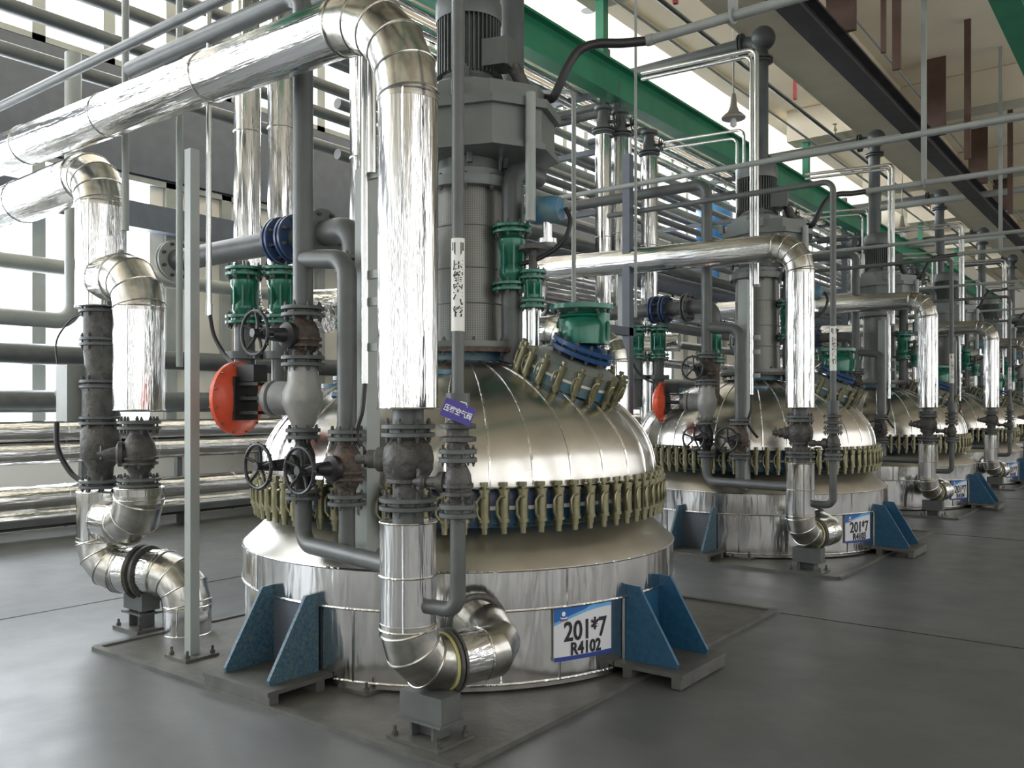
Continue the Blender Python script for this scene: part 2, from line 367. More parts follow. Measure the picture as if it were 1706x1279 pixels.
# head
AH,BH=1.395,.77
prof=[(1.38,1.155),(1.40,1.155),(1.40,1.20)]+[(AH*math.cos(t),1.20+BH*math.sin(t)) for t in [i*PI/2/22 for i in range(1,22)]]+[(.02,1.97)]
hd=MB().lathe(prof,C0,ZA,136).build('head',ALUD,rx)
sm=MB().ring(C0+V((0,0,1.158)),ZA,1.402,.008,136,6)
for k in range(34):
    a=2*PI*k/34; pts=[]
    for i in range(0,15):
        t=i*1.28/14; pts.append(C0+V((math.cos(a)*AH*math.cos(t),math.sin(a)*AH*math.cos(t),1.20+BH*math.sin(t))))
    sm.tube([pts[0]-V((0,0,.04))]+pts,.009,5)
sm.build('seam',ALU,hd)
# clamps
cme=None
NC=80
def clamp_mesh(s=1.0):
    mb=MB().cyl((0,0,-.055*s),(0,0,.105*s),.0315*s,12); mb.cyl((0,0,-.068*s),(0,0,-.05*s),.036*s,12); mb.cyl((0,0,.10*s),(0,0,.118*s),.036*s,12)
    mb.cyl((0,0,-.10*s),(0,0,-.068*s),.024*s,12); mb.cyl((0,0,-.135*s),(0,0,-.10*s),.018*s,8)
    mb.cyl((0,0,.118*s),(0,0,.15*s),.014*s,8); mb.cyl((0,0,.135*s),(0,0,.158*s),.023*s,6)
    mb.tube([(.03*s,.0,.08*s),(.03*s,-.03*s,.075*s),(.03*s,-.047*s,.05*s),(.03*s,-.047*s,-.02*s),(.02*s,-.028*s,-.05*s)],.009*s,6)
    mb.box((-.045*s,0,.085*s),(.08*s,.05*s,.035*s)); mb.box((-.045*s,0,-.085*s),(.08*s,.05*s,.03*s))
    o=mb.build('clamp',ZINC); me=o.data; bpy.data.objects.remove(o); return me
cme=clamp_mesh()
for k in range(NC):
    a=2*PI*k/NC+.02; o=bpy.data.objects.new('clamp',cme); C.objects.link(o); o.parent=rx
    o.location=(1.435*math.cos(a),1.435*math.sin(a),1.035); o.rotation_euler=(0,0,a)
# support brackets
for k in range(4):
    a=-PI/2+k*PI/2; R=Matrix.Rotation(a,3,'Z')
    def P(x,y,z): return C0+R@V((x,y,z))
    bk=MB().prism([P(1.47,-.30,.082),P(1.92,-.30,.082),P(1.92,.30,.082),P(1.47,.30,.082)],(0,0,.025))
    bk=bk.build('foot_plate',STEELP,rx)
    MB().bar(P(1.56,-.30,.04),P(1.56,.30,.04),.06,.06).bar(P(1.88,-.30,.04),P(1.88,.30,.04),.06,.06).build('packing_bar',STEELP,bk)
    for s in(-1,1):
        y=s*.20; tv=R@V((0,.022,0))
        MB().prism([P(1.50,y,.095),P(1.84,y,.095),P(1.845,y,.12),P(1.59,y,.545),P(1.50,y,.55)],tv).build('gusset',BLUEW if k==0 else BLUE,rx)
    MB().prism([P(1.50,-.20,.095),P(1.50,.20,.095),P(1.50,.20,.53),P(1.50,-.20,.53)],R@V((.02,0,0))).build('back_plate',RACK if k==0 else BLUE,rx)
# nozzle studs hidden under the drive
ax0=C0+V((.05,.03,0))
ns=MB()
for dx,dy,r,z in ((-.75,-.35,.11,1.85),(-.45,-.75,.09,1.78),(-.1,-.95,.1,1.72),(-.4,.6,.11,1.86),(.1,.95,.1,1.74),(.35,-.62,.07,1.86)):
    ns=MB().cyl(C0+V((dx,dy,1.5)),C0+V((dx,dy,z)),r*.7,20); ns.lathe([(r,z-.03),(r*1.45,z-.03),(r*1.45,z),(r,z)],C0+V((dx,dy,0)),ZA,24); ns.build('nozzle',BLUEM,rx)

# ---------- agitator drive
dr=T('agitator_drive','grey motor and gearbox agitator drive standing on top of {m}','agitator',ax0+V((0,0,1.9)))
def A(x,y,z): return ax0+V((x,y,z))
MB().lathe([(.10,1.88),(.36,1.88),(.36,1.93),(.30,1.93),(.30,2.0)],ax0,ZA,40).build('pad_flange',BLUEM,dr)
MB().lathe([(.30,2.0),(.44,2.0),(.44,2.035),(.30,2.035)],ax0,ZA,40).build('base_ring',RUST,dr)
bf=MB().lathe([(.2,2.035),(.43,2.035),(.43,2.075),(.2,2.075)],ax0,ZA,40).build('lantern_foot',GEAR,dr); bolts(A(0,0,2.04),ZA,.40,12,.014,.13,bf)
MB().lathe([(.275,2.07),(.275,2.075),(.262,2.6),(.255,3.18),(.20,3.18)],ax0,ZA,64).build('perforated_guard',MESHM,dr)
for z,r in((2.35,.273),(2.6,.267),(2.9,.262)): MB().ring(A(0,0,z),ZA,r,.004,48,6).build('guard_band',GEAR,dr)

lf=MB().lathe([(.22,3.17),(.33,3.17),(.335,3.19),(.335,3.24),(.30,3.25),(.28,3.25),(.28,3.30),(.22,3.32),(.22,3.42)],ax0,ZA,40).build('lantern_top_flange',GEAR,dr); bolts(A(0,0,3.2),ZA,.305,10,.016,.12,lf)
gd=R0=Matrix.Rotation(math.radians(20),3,'Z')
def oct_(r,cx=0,cy=0,sq=1.0): return [(cx+r*math.cos(PI/8+k*PI/4)*sq,cy+r*math.sin(PI/8+k*PI/4)) for k in range(8)]
def slab(pl,z0,z1,mb): mb.prism([ax0+gd@V((x,y,(z0+z1)/2)) for x,y in pl],(0,0,z1-z0)); return mb
mb=MB(); slab(oct_(.45,.12,0,1.15),3.40,3.72,mb); g1=mb.build('gearbox',GEAR,dr)
mb=MB(); slab(oct_(.48,.12,0,1.15),3.39,3.43,mb); slab(oct_(.49,.12,0,1.15),3.67,3.73,mb); mb.build('housing_rim',GEAR,g1)
mb=MB(); slab(oct_(.44,.11,0,1.13),3.73,3.84,mb); slab(oct_(.33,.02,0,1.05),3.84,3.90,mb)
for k in range(4): mb.box(A(.42*math.cos(k*PI/2+.5),.42*math.sin(k*PI/2+.5),3.80),(.05,.05,.10))
mb.build('gearbox_cover',GEAR,dr)
mb=MB()
for k in range(6):
    a=k*PI/3+.2; mb.cyl(A(.30*math.cos(a),.30*math.sin(a),3.32),A(.30*math.cos(a),.30*math.sin(a),3.41),.022,8)
mb.build('stud',FLG,dr)
MB().lathe([(.12,3.88),(.27,3.88),(.27,3.93),(.22,3.95),(.205,3.98)],ax0,ZA,36).build('motor_flange',MOTOR,dr)
mo=MB().lathe([(.195,3.95),(.195,4.42),(.15,4.43)],ax0,ZA,48)
for k in range(44):
    a=2*PI*k/44; e=V((math.cos(a),math.sin(a),0)); mo.bar(A(0,0,4.0)+e*.21,A(0,0,4.41)+e*.21,.038,.007) if False else mo.box(A(0,0,4.205)+e*.212,(.042,.007,.41),a)
mo=mo.build('motor_body',MOTOR,dr)
for k in range(4):
    a=k*PI/2+.6; e=V((math.cos(a),math.sin(a),0)); MB().box(A(0,0,3.97)+e*.225,(.05,.05,.07),a).cyl(A(0,0,3.93)+e*.235,A(0,0,4.03)+e*.235,.011,8).build('mounting_lug',CAST,mo)
MB().lathe([(.20,4.40),(.238,4.40),(.242,4.42),(.242,4.53),(.225,4.57),(.16,4.60),(.02,4.605)],ax0,ZA,40).build('fan_cover',MOTOR,dr)
MB().box(A(.26,.02,4.12),(.18,.2,.19),.3).box(A(.355,.05,4.12),(.02,.22,.21),.3).build('terminal_box',MOTOR,dr)
h0=atD(892,160,6.25)
MB().lathe([(.05,-.06),(.05,.0),(.036,.01),(.036,.04)],h0,(1,.45,-.05),16).tube([A(.34,.08,4.05),h0-V((.04,.02,0))],.05,14).build('cable_gland',CAST,dr)

# black cable hose and conduit to the motor
yy=5.5; e1=atY(1078,68,yy)
hp=[h0,atD(908,164,6.2),atD(921,163,6.15),atD(932,142,6.12),atD(945,112,6.1),atD(965,84,6.1),atD(995,73,6.12),atD(1035,72,6.15),e1]
def smooth(pts,n=6):
    out=[]; P_=[pts[0]]+list(pts)+[pts[-1]]
    for i in range(1,len(P_)-2):
        p0,p1,p2,p3=[V(q) for q in P_[i-1:i+3]]
        for j in range(n):
            t=j/n; out.append(.5*((2*p1)+(-p0+p2)*t+(2*p0-5*p1+4*p2-p3)*t*t+(-p0+3*p1-3*p2+p3)*t**3))
    out.append(V(pts[-1])); return out
T1(MB().tube(smooth(hp),.032,12),'cable_hose',RUB,'black flexible cable hose arching from the motor of {m}','hose',h0)
cz=e1.z
T1(MB().tube([(e1.x,yy,cz),(e1.x+.05,yy,cz)],.04,12).tube([(e1.x+.02,yy,cz),(e1.x+5.5,yy,cz)],.034,12),'conduit_pipe',PIPEL,'grey overhead conduit pipe feeding the motor hose of {m}','pipe',(e1.x,yy,cz))
hg=atD(1221,45,5.8)
T1(MB().box((hg.x,yy,(cz+7.6)/2),(.055,.04,7.6-cz)).ring((hg.x,yy,cz),XA,.045,.01,16,6),'pipe_hanger',PIPEL,'slim grey ceiling hanger holding the motor conduit of {m}','hanger',(hg.x,yy,7.6))

# dark vent pipe from the ceiling down behind the drive
vp=V((-4.44,5.79,0)); top=6.5
o=T('vent_pipe','dark vent riser with flanged overhead elbow behind the motor of {m}','pipe',(vp.x,vp.y,2.9))
pipe([(vp.x,vp.y,2.9),(vp.x,vp.y,top),(vp.x-2.0,vp.y,top)],.10,.17,24).build('pipe_run',PIPED,o)
MB().lathe([(.02,-.13),(.10,-.11),(.15,-.06),(.165,0),(.15,.06),(.10,.11),(.02,.13)],(vp.x+.03,vp.y,top+.03),(.3,-1,-.2),28).build('blind_elbow',PIPED,o)
flange((vp.x-.26,vp.y,top),XA,.16,o,PIPED,bolt=False); flange((vp.x,vp.y,top-.26),ZA,.16,o,PIPED,bolt=False)
flange((vp.x,vp.y,2.93),ZA,.16,o,PIPED)

# green valve line on the right rear of drive
g=atD(853,430,6.1)
def greenvalve(name,tmpl,x,y,zt,zb,r,kmax=5,cone=False):
    o=T(name,tmpl,'valve',(x,y,zb),kmax); h=zt-zb
    if cone: pr=[(r*.62,0),(r*.62,h*.08),(r*.8,h*.16),(r*.92,h*.32),(r*.86,h*.55),(r*.62,h*.75),(r*.55,h*.86),(r*.55,h)]
    else: pr=[(r*.62,0),(r*.62,h*.1),(r*.85,h*.2),(r*.85,h*.3),(r*.6,h*.42),(r*.78,h*.6),(r*.95,h*.72),(r*.95,h*.82),(r*.65,h*.9),(r*.65,h)]
    MB().lathe(pr,(x,y,zb),ZA,28).build('valve_body',GREEN,o)
    flange((x,y,zt),ZA,r*1.3,o,GREEN,n=8); flange((x,y,zb),ZA,r*1.3,o,GREEN if not cone else BLUEM,n=8)
    fm=MB()
    for k in range(8):
        a=k*PI/4; e=V((math.cos(a),math.sin(a),0)); fm.box(V((x,y,zb+h*.5))+e*r*.8,(r*.25,.012,h*.55),a)
    fm.build('rib',GREEN,o)
    return o
greenvalve('check_valve','tall green flanged valve right of the perforated guard on {m}',g.x,g.y,2.86,2.46,.105)
T1(pipe([(g.x,g.y,2.44),(g.x,g.y,1.78)],.075,seg=20),'nozzle_pipe',PIPE,'short grey pipe under the tall green valve beside drive of {m}','pipe',(g.x,g.y,1.78))
T1(pipe([(g.x,g.y,2.89),(g.x,g.y,3.30),(g.x-.02,g.y+.35,3.30)],.07,.15,20),'riser_pipe',PIPED,'dark bent riser above the tall green valve beside drive of {m}','pipe',(g.x,g.y,2.89))
g2=atD(888,480,6.0)
greenvalve('globe_valve','small green flanged valve on right side of the head of {m}',g2.x,g2.y,2.53,2.33,.07)
T1(MB().cyl((g2.x,g2.y,2.31),(g2.x,g2.y,1.7),.045,20),'nozzle_pipe',STEEL,'shiny short pipe below the small green valve on {m}','pipe',(g2.x,g2.y,1.7))
T1(MB().cyl((g2.x,g2.y,2.55),(g2.x,g2.y,2.75),.03,12).cyl((g2.x,g2.y,2.70),(g2.x,g2.y,2.73),.10,20),'gauge_stem',CAST,'dark flanged stem above the small green valve on {m}','pipe fitting',(g2.x,g2.y,2.55))
# grey-green standpipe with silver end (px 885) and blue transmitter
sp=atD(884,300,5.9)
T1(MB().cyl((sp.x,sp.y,2.88),(sp.x,sp.y,3.75),.036,14),'stand_pipe',POST,'grey green standpipe right of the gearbox on {m}','pipe',(sp.x,sp.y,2.88))
tr=atD(912,350,6.0)
o=T('transmitter','round blue transmitter with curved black cable beside {m}','instrument',tr+V((0,0,-.1)))
MB().lathe([(.03,-.13),(.085,-.12),(.095,-.08),(.095,.07),(.08,.10),(.03,.11)],tr,(1,.2,0),24).build('housing',BLUEM,o)
MB().cyl(tr-V((0,0,.08)),tr-V((0,0,.20)),.035,14).lathe([(.07,-.20),(.07,-.23)],tr,ZA,16).build('neck',STEEL,o)
MB().tube(smooth([tr+V((.13,.03,0)),tr+V((.17,.03,-.1)),tr+V((.12,0,-.24)),tr+V((-.05,-.05,-.34)),tr+V((-.3,-.1,-.38))]),.016,8).build('cable',RUB,o)

# ---------- manhole and its valve
mc=C0+V((.86,.10,1.80)); mn=V((.40,.03,.91)).normalized()
mh=T('manhole','tilted blue manhole cover ringed with clamps on head of {m}','manhole',mc)
MB().lathe([(.27,-.25),(.27,-.02),(.335,-.02),(.335,.045),(.27,.045)],mc,mn,40).build('neck_flange',BLUEM,mh)
MB().lathe([(.27,.045),(.338,.045),(.338,.062),(.27,.062)],mc,mn,40).build('gasket',WHITE,mh)
MB().lathe([(.2,.062),(.335,.062),(.335,.125),(.30,.135),(.22,.165),(.05,.18)],mc,mn,40).build('cover',pbr('cover_grey_blue',(.16,.20,.20),.45,.1,col2=(.24,.25,.21),vscale=10),mh)
Rn=mn.to_track_quat('Z','Y').to_matrix().to_4x4()
for k in range(18):
    a=2*PI*k/18; o=bpy.data.objects.new('clamp',cme); C.objects.link(o); o.parent=mh
    o.matrix_local=Rn@Matrix.Translation((.36*math.cos(a),.36*math.sin(a),.045))@Matrix.Rotation(a,4,'Z')@Matrix.Scale(.80,4)
vb=mc+mn*.19+V((.03,0,0))
vo=T('angle_valve','large emerald green outlet valve standing on the manhole of {m}','valve',vb)
b2=MB().lathe([(.19,0),(.215,.0),(.215,.028),(.17,.03),(.17,.045),(.215,.047),(.215,.075),(.14,.078)],vb,mn,36).build('tilted_flange',pbr('flange_blue',(.015,.065,.18),.35),vo)
bolts(vb+mn*.037,mn,.185,12,.014,.13,b2)
w0=vb+mn*.07; vtop=atD(960,513,6.0); vtop=V((w0.x-.02,w0.y,2.30))
mb=MB().tube([w0,w0+V((0,0,.08)),w0+(vtop-w0)*.35,w0+(vtop-w0)*.6,w0+(vtop-w0)*.78,vtop],[.15,.165,.165,.145,.105,.10],32); mb.build('valve_body',GREEN,vo)
mb=MB()
for q in (-1,1):
    mb.tube(smooth([vtop+V((q*.15,0,-.03)),vtop+V((q*.19,0,-.12)),w0+V((q*.19,0,.12)),w0+V((q*.18,0,.02))]),.014,8)
    mb.box(w0+V((q*.155,0,.10)),(.05,.07,.20))
mb.ring(w0+(vtop-w0)*.72,ZA,.15,.008,28,6).build('yoke',GREEN,vo)
fo=MB().lathe([(.10,-.035),(.21,-.035),(.215,-.03),(.215,0),(.13,.004)],vtop,ZA,36).build('top_flange',GREEN,vo); bolts(vtop-V((0,0,.02)),ZA,.18,8,.013,.07,fo)

# ---------- sign board wrapped on the jacket
def wrap(x,z,off): # x along arc
    a=math.radians(-20.9)+x/1.5; r=1.515+off; return C0+V((r*math.cos(a),r*math.sin(a),z))
def patch(poly,z_off,mat,name,parent,th=.004):
    # triangulated strip between lower and upper curve: poly = list of (x,zlo,zhi)
    mb=MB()
    for i,(x,a,b) in enumerate(poly):
        for r in(z_off-th,z_off): mb.v+= [wrap(x,a,r),wrap(x,b,r)]
    for i in range(len(poly)-1):
        q=i*4; n=q+4
        mb.f+= [[q+2,n+2,n+3,q+3],[q+1,q+3,n+3,n+1],[q,n,n+2,q+2],[q,q+1,n+1,n]]
    mb.f+=[[0,2,3,1],[len(poly)*4-4,len(poly)*4-3,len(poly)*4-1,len(poly)*4-2]]
    return mb.build(name,mat,parent)
def textmesh(s,size,sx=1.0,bold=.0):
    cu=bpy.data.curves.new('lettering','FONT'); cu.body=s; cu.size=size; cu.align_x='CENTER'; cu.align_y='CENTER'; cu.extrude=.0008; cu.offset=bold; cu.resolution_u=3
    o=bpy.data.objects.new('t',cu); C.objects.link(o); dg=bpy.context.evaluated_depsgraph_get(); me=bpy.data.meshes.new_from_object(o.evaluated_get(dg)); bpy.data.objects.remove(o)
    vs_=[(v.co.x*sx,v.co.y,v.co.z) for v in me.vertices]; fs=[list(p.vertices) for p in me.polygons]; return vs_,fs
SIGNS=[]
def sign(code,k,label):
    dy=SP*k
    o=thing('equipment_sign',label,'sign',C0+V((1.415,-.54,.17)))
    W2,z0,z1=.205,.165,.475; xs=[-W2+i*2*W2/12 for i in range(13)]
    bd=patch([(x,z0,z1) for x in xs],0,SIGNW,'board',o,.01)
    def curve(x): u=(x+W2)/(2*W2); return z1-.105+.075*math.sin(min(1,u*1.15)*PI/2)
    patch([(x,curve(x),z1) for x in xs],.0015,SIGNL,'light_blue_stripe',o)
    patch([(x,min(z1-.004,curve(x)+.018+.012*(x>-.0)),z1) for x in xs],.003,SIGNB,'blue_header',o)
    patch([(x,z0,z0+.024) for x in xs],.003,SIGND,'blue_footer',o)
    for s_,zc,sz,sc in (('201*7',.325,.158,.80),(code,.225,.100,.84)):
        vv,ff=textmesh(s_,sz,sc,.003); mb=MB(); mb.v=[wrap(x+.01,zc+y,.004+z) for x,y,z in vv]; mb.f=ff; mb.build('lettering',INK,o)
    mb=MB()   # small round emblem over a red line
    def W(x,z): return wrap(-.145+x,.43+z,.006)
    mb.v=[W(.012*math.cos(t),.014*math.sin(t)+.006) for t in [i*PI/6 for i in range(12)]]; mb.f=[list(range(12))]; mb.build('emblem',CLEARW,o)
    mb=MB(); mb.v=[W(-.022,-.010),W(-.012,-.016),W(.012,-.016),W(.022,-.010),W(.018,-.022),W(-.018,-.022)]; mb.f=[[0,1,5],[1,2,4,5],[2,3,4]]; mb.build('emblem_arc',CLEARW,o)
    mb=MB(); mb.v=[W(-.025,-.026),W(.025,-.026),W(.025,-.034),W(-.025,-.034)]; mb.f=[[0,1,2,3]]; mb.build('emblem_line',REDP,o)
    o.location.y+=dy
    return o

# ================================================================ pipe frame in front of the vessel (y ~ 3.15)
FY=3.28; FB=3.02
def fx(px): return atY(px,678,FY).x
def fz(px,py): return atY(px,py,FY).z
def bxx(px): return atY(px,678,FB).x
def bz(px,py): return atY(px,py,FB).z
# posts
def post(px,w,tmpl,zt=3.0):
    y=3.20 if px<400 else 3.46
    x=atY(px,678,y).x
    o=T('steel_post',tmpl,'post',(x,y,0))
    MB().box((x,y,zt/2),(w,w,zt-.04)).build('upright',POST,o)
    fp=MB().box((x,y,.015),(.24,.24,.03)).build('foot_plate',STEELP,o)
    for a,b in((-1,-1),(1,-1),(-1,1),(1,1)): MB().cyl((x+a*.09,y+b*.09,.02),(x+a*.09,y+b*.09,.08),.009,8).cyl((x+a*.09,y+b*.09,.03),(x+a*.09,y+b*.09,.05),.016,6).build('anchor_bolt',CAST,fp)
    return x,y
p1=post(320,.066,'pale grey post beside the red topped valve of {m}',3.30)
p2=post(612,.10,'grey post directly behind the big clad pipe of {m}')
# big insulated pipe, upper
bx=bxx(680); BR=.136
zt1=bz(680,680)
def bigpipe(z,k,label):
    pts=[(bx,FB,zt1),(bx,FB,z),(bx-(5.2 if k==0 else 3.3),FB,z+.07)] 
    return clad('insulated_pipe',label,'pipe',pts,BR if k else .145,.46 if k==0 else .25,(bx,FB,zt1),n=5 if k==0 else 4,seams=1.35,top=False)
b0=bigpipe(3.565,0,'largest silver clad pipe bending overhead to the left, nearest the camera')
# left end joint of that pipe: falling branch
# valve under big pipe
nk=T('steam_valve','dirty flanged valve between two silver pipe sections of {m}','valve',(bx,FB,bz(680,840)))
z1,z2=bz(680,717),bz(680,838)
MB().cyl((bx,FB,z1),(bx,FB,zt1+.02),.075,24).build('neck',PIPE,nk)
MB().lathe([(.075,z2),(.075,z2+.10),(.09,z2+.11),(.12,z2+.16),(.125,z2+.22),(.115,z2+.27),(.08,z2+.31),(.08,z1)],(bx,FB,0),ZA,28).build('valve_body',CAST,nk)
flange((bx,FB,z1),ZA,.13,nk,FLG,n=8); flange((bx,FB,z2),ZA,.14,nk,FLG,n=8); flange((bx,FB,z2+.13),ZA,.105,nk,CAST,n=6)
MB().lathe([(.06,.08),(.06,.15),(.045,.16),(.045,.2),(.025,.21),(.025,.26)],(bx,FB,z2+.21),(-.9,-.45,0),16).bar((bx-.2,FB-.1,z2+.17),(bx-.21,FB-.1,z2+.27),.018,.018).build('stem_gland',CAST,nk)
zb=bz(680,868); MB().cyl((bx,FB,z2),(bx,FB,zb-.02),.075,24).build('lower_neck',PIPE,nk)
# lower insulated pipe
ze=.36; dirn=V((.25,.97,0)).normalized(); q1=V((bx,FB,ze)); q2=q1+dirn*.42; q3=V((-3.32,3.95,ze+.22))
o=clad('insulated_pipe','silver clad lower pipe with elbow feeding the jacket of {m}','pipe',[(bx,FB,zb),q1,q2],BR,.2,(bx,FB,.2),n=3,seams=.26)
jk=q1+dirn*.23
rg=MB().lathe([(BR+.0,-.02),(BR+.025,-.02),(BR+.025,-.004),(BR,-.004)],jk,dirn,36).lathe([(BR+.0,.006),(BR+.025,.006),(BR+.025,.02),(BR,.02)],jk,dirn,36).build('clamp_ring',GREEN if False else CAST,o)
MB().lathe([(BR-.02,-.035),(BR+.008,-.035),(BR+.008,-.02),(BR-.02,-.02)],jk,dirn,36).build('yellow_lagging',YEL,o)
pe,_=route([q2-dirn*.02,q2+dirn*.12,q2+dirn*.02+V((-.35,.25,.02))],.12,3)
MB().tube([q2-dirn*.01,q2+dirn*.07,q2+V((-.02,.15,.02)),q2+V((-.14,.24,.05)),q2+V((-.32,.34,.08))],BR*1.01,36).build('end_elbow',ALUE,o,sharp=12)
MB().ring(q2+V((-.20,.22,.08)),(-.75,.6,.1),BR*1.12,.02,32,8).build('collar_ring',CAST,o)
# support stand for lower pipe
def stand(x,y,ztop,tmpl,w=.24,rz=0.0,kmax=5,kname='pipe_support'):
    o=T(kname,tmpl,'support',(x,y,0),kmax); R=Matrix.Rotation(rz,3,'Z')
    MB().box((x,y,.012),(.34,.26,.024),rz).build('foot_plate',STEELP,o)
    mb=MB().box((x,y,ztop*.5),(w*.55,.012,ztop-.02),rz)
    for s in(-1,1): mb.box(V((x,y,ztop*.5))+R@V((s*w*.27,0,0)),(.012,.12,ztop-.02),rz)
    mb.build('web',PIPE,o)
    MB().box((x,y,ztop-.005-.06),(w*1.05,.14,.13),rz).build('saddle_box',PIPE,o)
    mb=MB().box((x,y,ztop*.45),(w*1.1,.17,.014),rz)
    mb.build('shelf',PIPE,o)
    for a,b in((-1,-1),(1,-1),(-1,1),(1,1)):
        p=V((x,y,0))+R@V((a*.14,b*.10,0)); MB().cyl(p+V((0,0,.02)),p+V((0,0,.07)),.009,8).cyl(p+V((0,0,.024)),p+V((0,0,.042)),.016,6).build('anchor_bolt',CAST,o)
    return o
stand(bx+.05,FB+.10,.24,'steel support stand under the lower silver elbow of {m}',.26)
# air line (px 763)
axx=bxx(763); zt=4.05 if False else 3.75
ao=T('air_pipe','slim grey air pipe with white lettered tape before {m}','pipe',(axx,FB,bz(763,745)))
zA=bz(763,742)
run0=pipe([(axx,FB,zA),(axx,FB,6.2)],.0285,.09,16).build('pipe_run',PIPE,ao)
run1=pipe([(axx,FB,zA),(axx,FB,3.78),(axx-2.5,FB,3.78)],.0285,.09,16).build('pipe_run',PIPE,ao); AIRMESH=run1.data; bpy.data.objects.remove(run1)
tz0,tz1=bz(763,552),bz(763,398)
MB().cyl((axx,FB,tz0),(axx,FB,tz1),.0315,24).build('tape_label',WHITE,ao)
vd=(V((0,0,0))-V((axx,FB,0))).normalized(); ud=V((-vd.y,vd.x,0))
def onTube(vv,ff,x0,z0,r,name,mat,parent):
    mb=MB()
    for x,y,z in vv:
        a=(x+x0)/r; mb.v.append(V((axx,FB,z0+y))+(vd*math.cos(a)+ud*math.sin(a))*(r+.0006+z*.2))
    mb.f=ff; mb.build(name,mat,parent)
H_=tz1-tz0
for i_,ch in enumerate('压缩空气管'):
    vv,ff=textmesh(ch,.052,1,.0008); onTube(vv,ff,0,tz1-H_*(.30+.125*i_),.032,'lettering',INK,ao)
mb=MB(); r_=.0325
for sx_ in(-1,1):
    b_=len(mb.v)
    for x,y in ((.012,.03),(.030,.03),(.030,.0),(.036,.0),(.012,-.03)):
        a=sx_*x/r_; mb.v.append(V((axx,FB,tz1-.05+y))+(vd*math.cos(a)+ud*math.sin(a))*(r_))
    mb.f.append([b_+i for i in range(5)])
mb.build('arrow_mark',INK,ao)
# vent of valves on the air line
z1,z2,z3=bz(763,755),bz(763,775),bz(763,850)
MB().cyl((axx,FB,bz(763,700)),(axx,FB,bz(763,655)),.055,16).build('union',PIPED,ao)
av=valve('air_valve','small dirty flanged valve on the air pipe of {m}','valve',axx,FB,z1-.01,z3,.088,.048,(-.95,-.3,0),0,CAST,FLG,True,n=6,mid=True)
an=T('check_valve','dark ringed fitting between air pipe and small valve of {m}','fitting',(axx,FB,z1))
MB().lathe([(.04,z1+.02),(.045,z1+.05),(.085,z1+.055),(.085,z1+.075),(.05,z1+.08),(.05,z1+.11),(.085,z1+.115),(.085,z1+.135),(.045,z1+.14),(.03,z1+.20)],(axx,FB,0),ZA,24).build('fitting_body',CAST,an)
T1(pipe([(axx,FB,z3-.02),(axx,FB,bz(763,1018)),(bx+BR*.9,FB-.01,bz(763,1018))],.036,.07,16),'drain_pipe',PIPE,'thin grey pipe bending into the lower silver pipe of {m}','pipe',(axx,FB,.6))
# blue tag only on bay 0
def tagplate():
    c=atY(763,686,FB-.09); o=thing('valve_tag','small violet blue hanging tag with white characters on nearest air pipe','tag',c)
    n=-ray(763,686); n.z=0; n.normalize(); u=V((-n.y,n.x,0)); w=ZA
    t=math.radians(-22); U=u*math.cos(t)+w*math.sin(t); Wv=w*math.cos(t)-u*math.sin(t)
    def Q(x,y,z): return c+U*x+Wv*y+n*z
    MB().prism([Q(-.072,-.042,0),Q(.072,-.042,0),Q(.072,.042,0),Q(-.072,.042,0)],n*.003).build('plate',TAGB,o)
    vv,ff=textmesh('压缩空气阀',.033,.80,.0006); mb=MB(); mb.v=[Q(x,y-.002,.003+z) for x,y,z in vv]; mb.f=ff; mb.build('lettering',CLEARW,o)
    MB().tube([Q(.03,.035,.002),Q(.02,.05,-.03),V((axx+.02,FB-.025,c.z+.05))],.0025,6).build('tie_wire',WHITE,o)
tagplate()

# grey feed pipe px505 with elbow branch px575
gx=fx(505); gx2=fx(578)
o=T('feed_pipe','dark grey vertical feed pipe with right hand branch left of {m} big pipe','pipe',(gx,FY,fz(505,512)))
ztop=4.03
pipe([(gx,FY,fz(500,512)),(gx,FY,ztop),(gx-1.9,FY,ztop)],.058,.12,20).build('pipe_run',PIPE,o)
pipe([(gx,FY,fz(505,432)),(gx2,FY,fz(575,432)),(gx2,FY,fz(578,716))],.055,.11,20).build('branch_run',PIPE,o)
# valve stack 1 : rusty valve with handwheel
zt_,zb_=fz(500,520),fz(500,602)
valve('gate_valve','rusty flanged valve with five spoked handwheel above actuator of {m}','valve',gx,FY,zt_,zb_,.125,.072,(-.03,-1,0),.122,RUST,FLG,mid=True)
# diaphragm actuator valve
az=fz(490,666)
a0=T('diaphragm_valve','grey angle valve body beside the orange red diaphragm of {m}','valve',(gx,FY,az-.2))
MB().tube([(gx,FY,zb_-.03),(gx,FY,az+.10),(gx-.005,FY,az+.04),(gx-.01,FY,az-.02),(gx,FY,az-.10),(gx,FY,fz(500,712))],[.085,.09,.118,.118,.085,.06],28).build('valve_body',pbr('pale_grey_casting',(.33,.33,.31),.45,.2,var=.12,vscale=8),a0)
adir=V((-.975,-.22,.0)).normalized(); ac=V((gx,FY,az+.01))
MB().lathe([(.09,.05),(.098,.10),(.102,.18),(.085,.20),(.105,.205),(.105,.235),(.07,.24),(.06,.29)],ac,adir,28).build('side_bonnet',pbr('grey_bonnet',(.24,.245,.24),.5,.2,var=.15,vscale=10),a0)
yk=MB()
R_=Matrix((adir,adir.cross(ZA)*-1,ZA)).transposed()
yk.box(ac+adir*.36,(.16,.13,.022),R=R_).box(ac+adir*.36+V((0,0,.085)),(.17,.14,.02),R=R_).box(ac+adir*.36-V((0,0,.085)),(.17,.14,.02),R=R_).box(ac+adir*.43,(.018,.20,.26),R=R_).cyl(ac+adir*.26,ac+adir*.48,.02,10)
yk.box(ac+adir*.38+ZA*.15,(.13,.12,.10),R=R_)
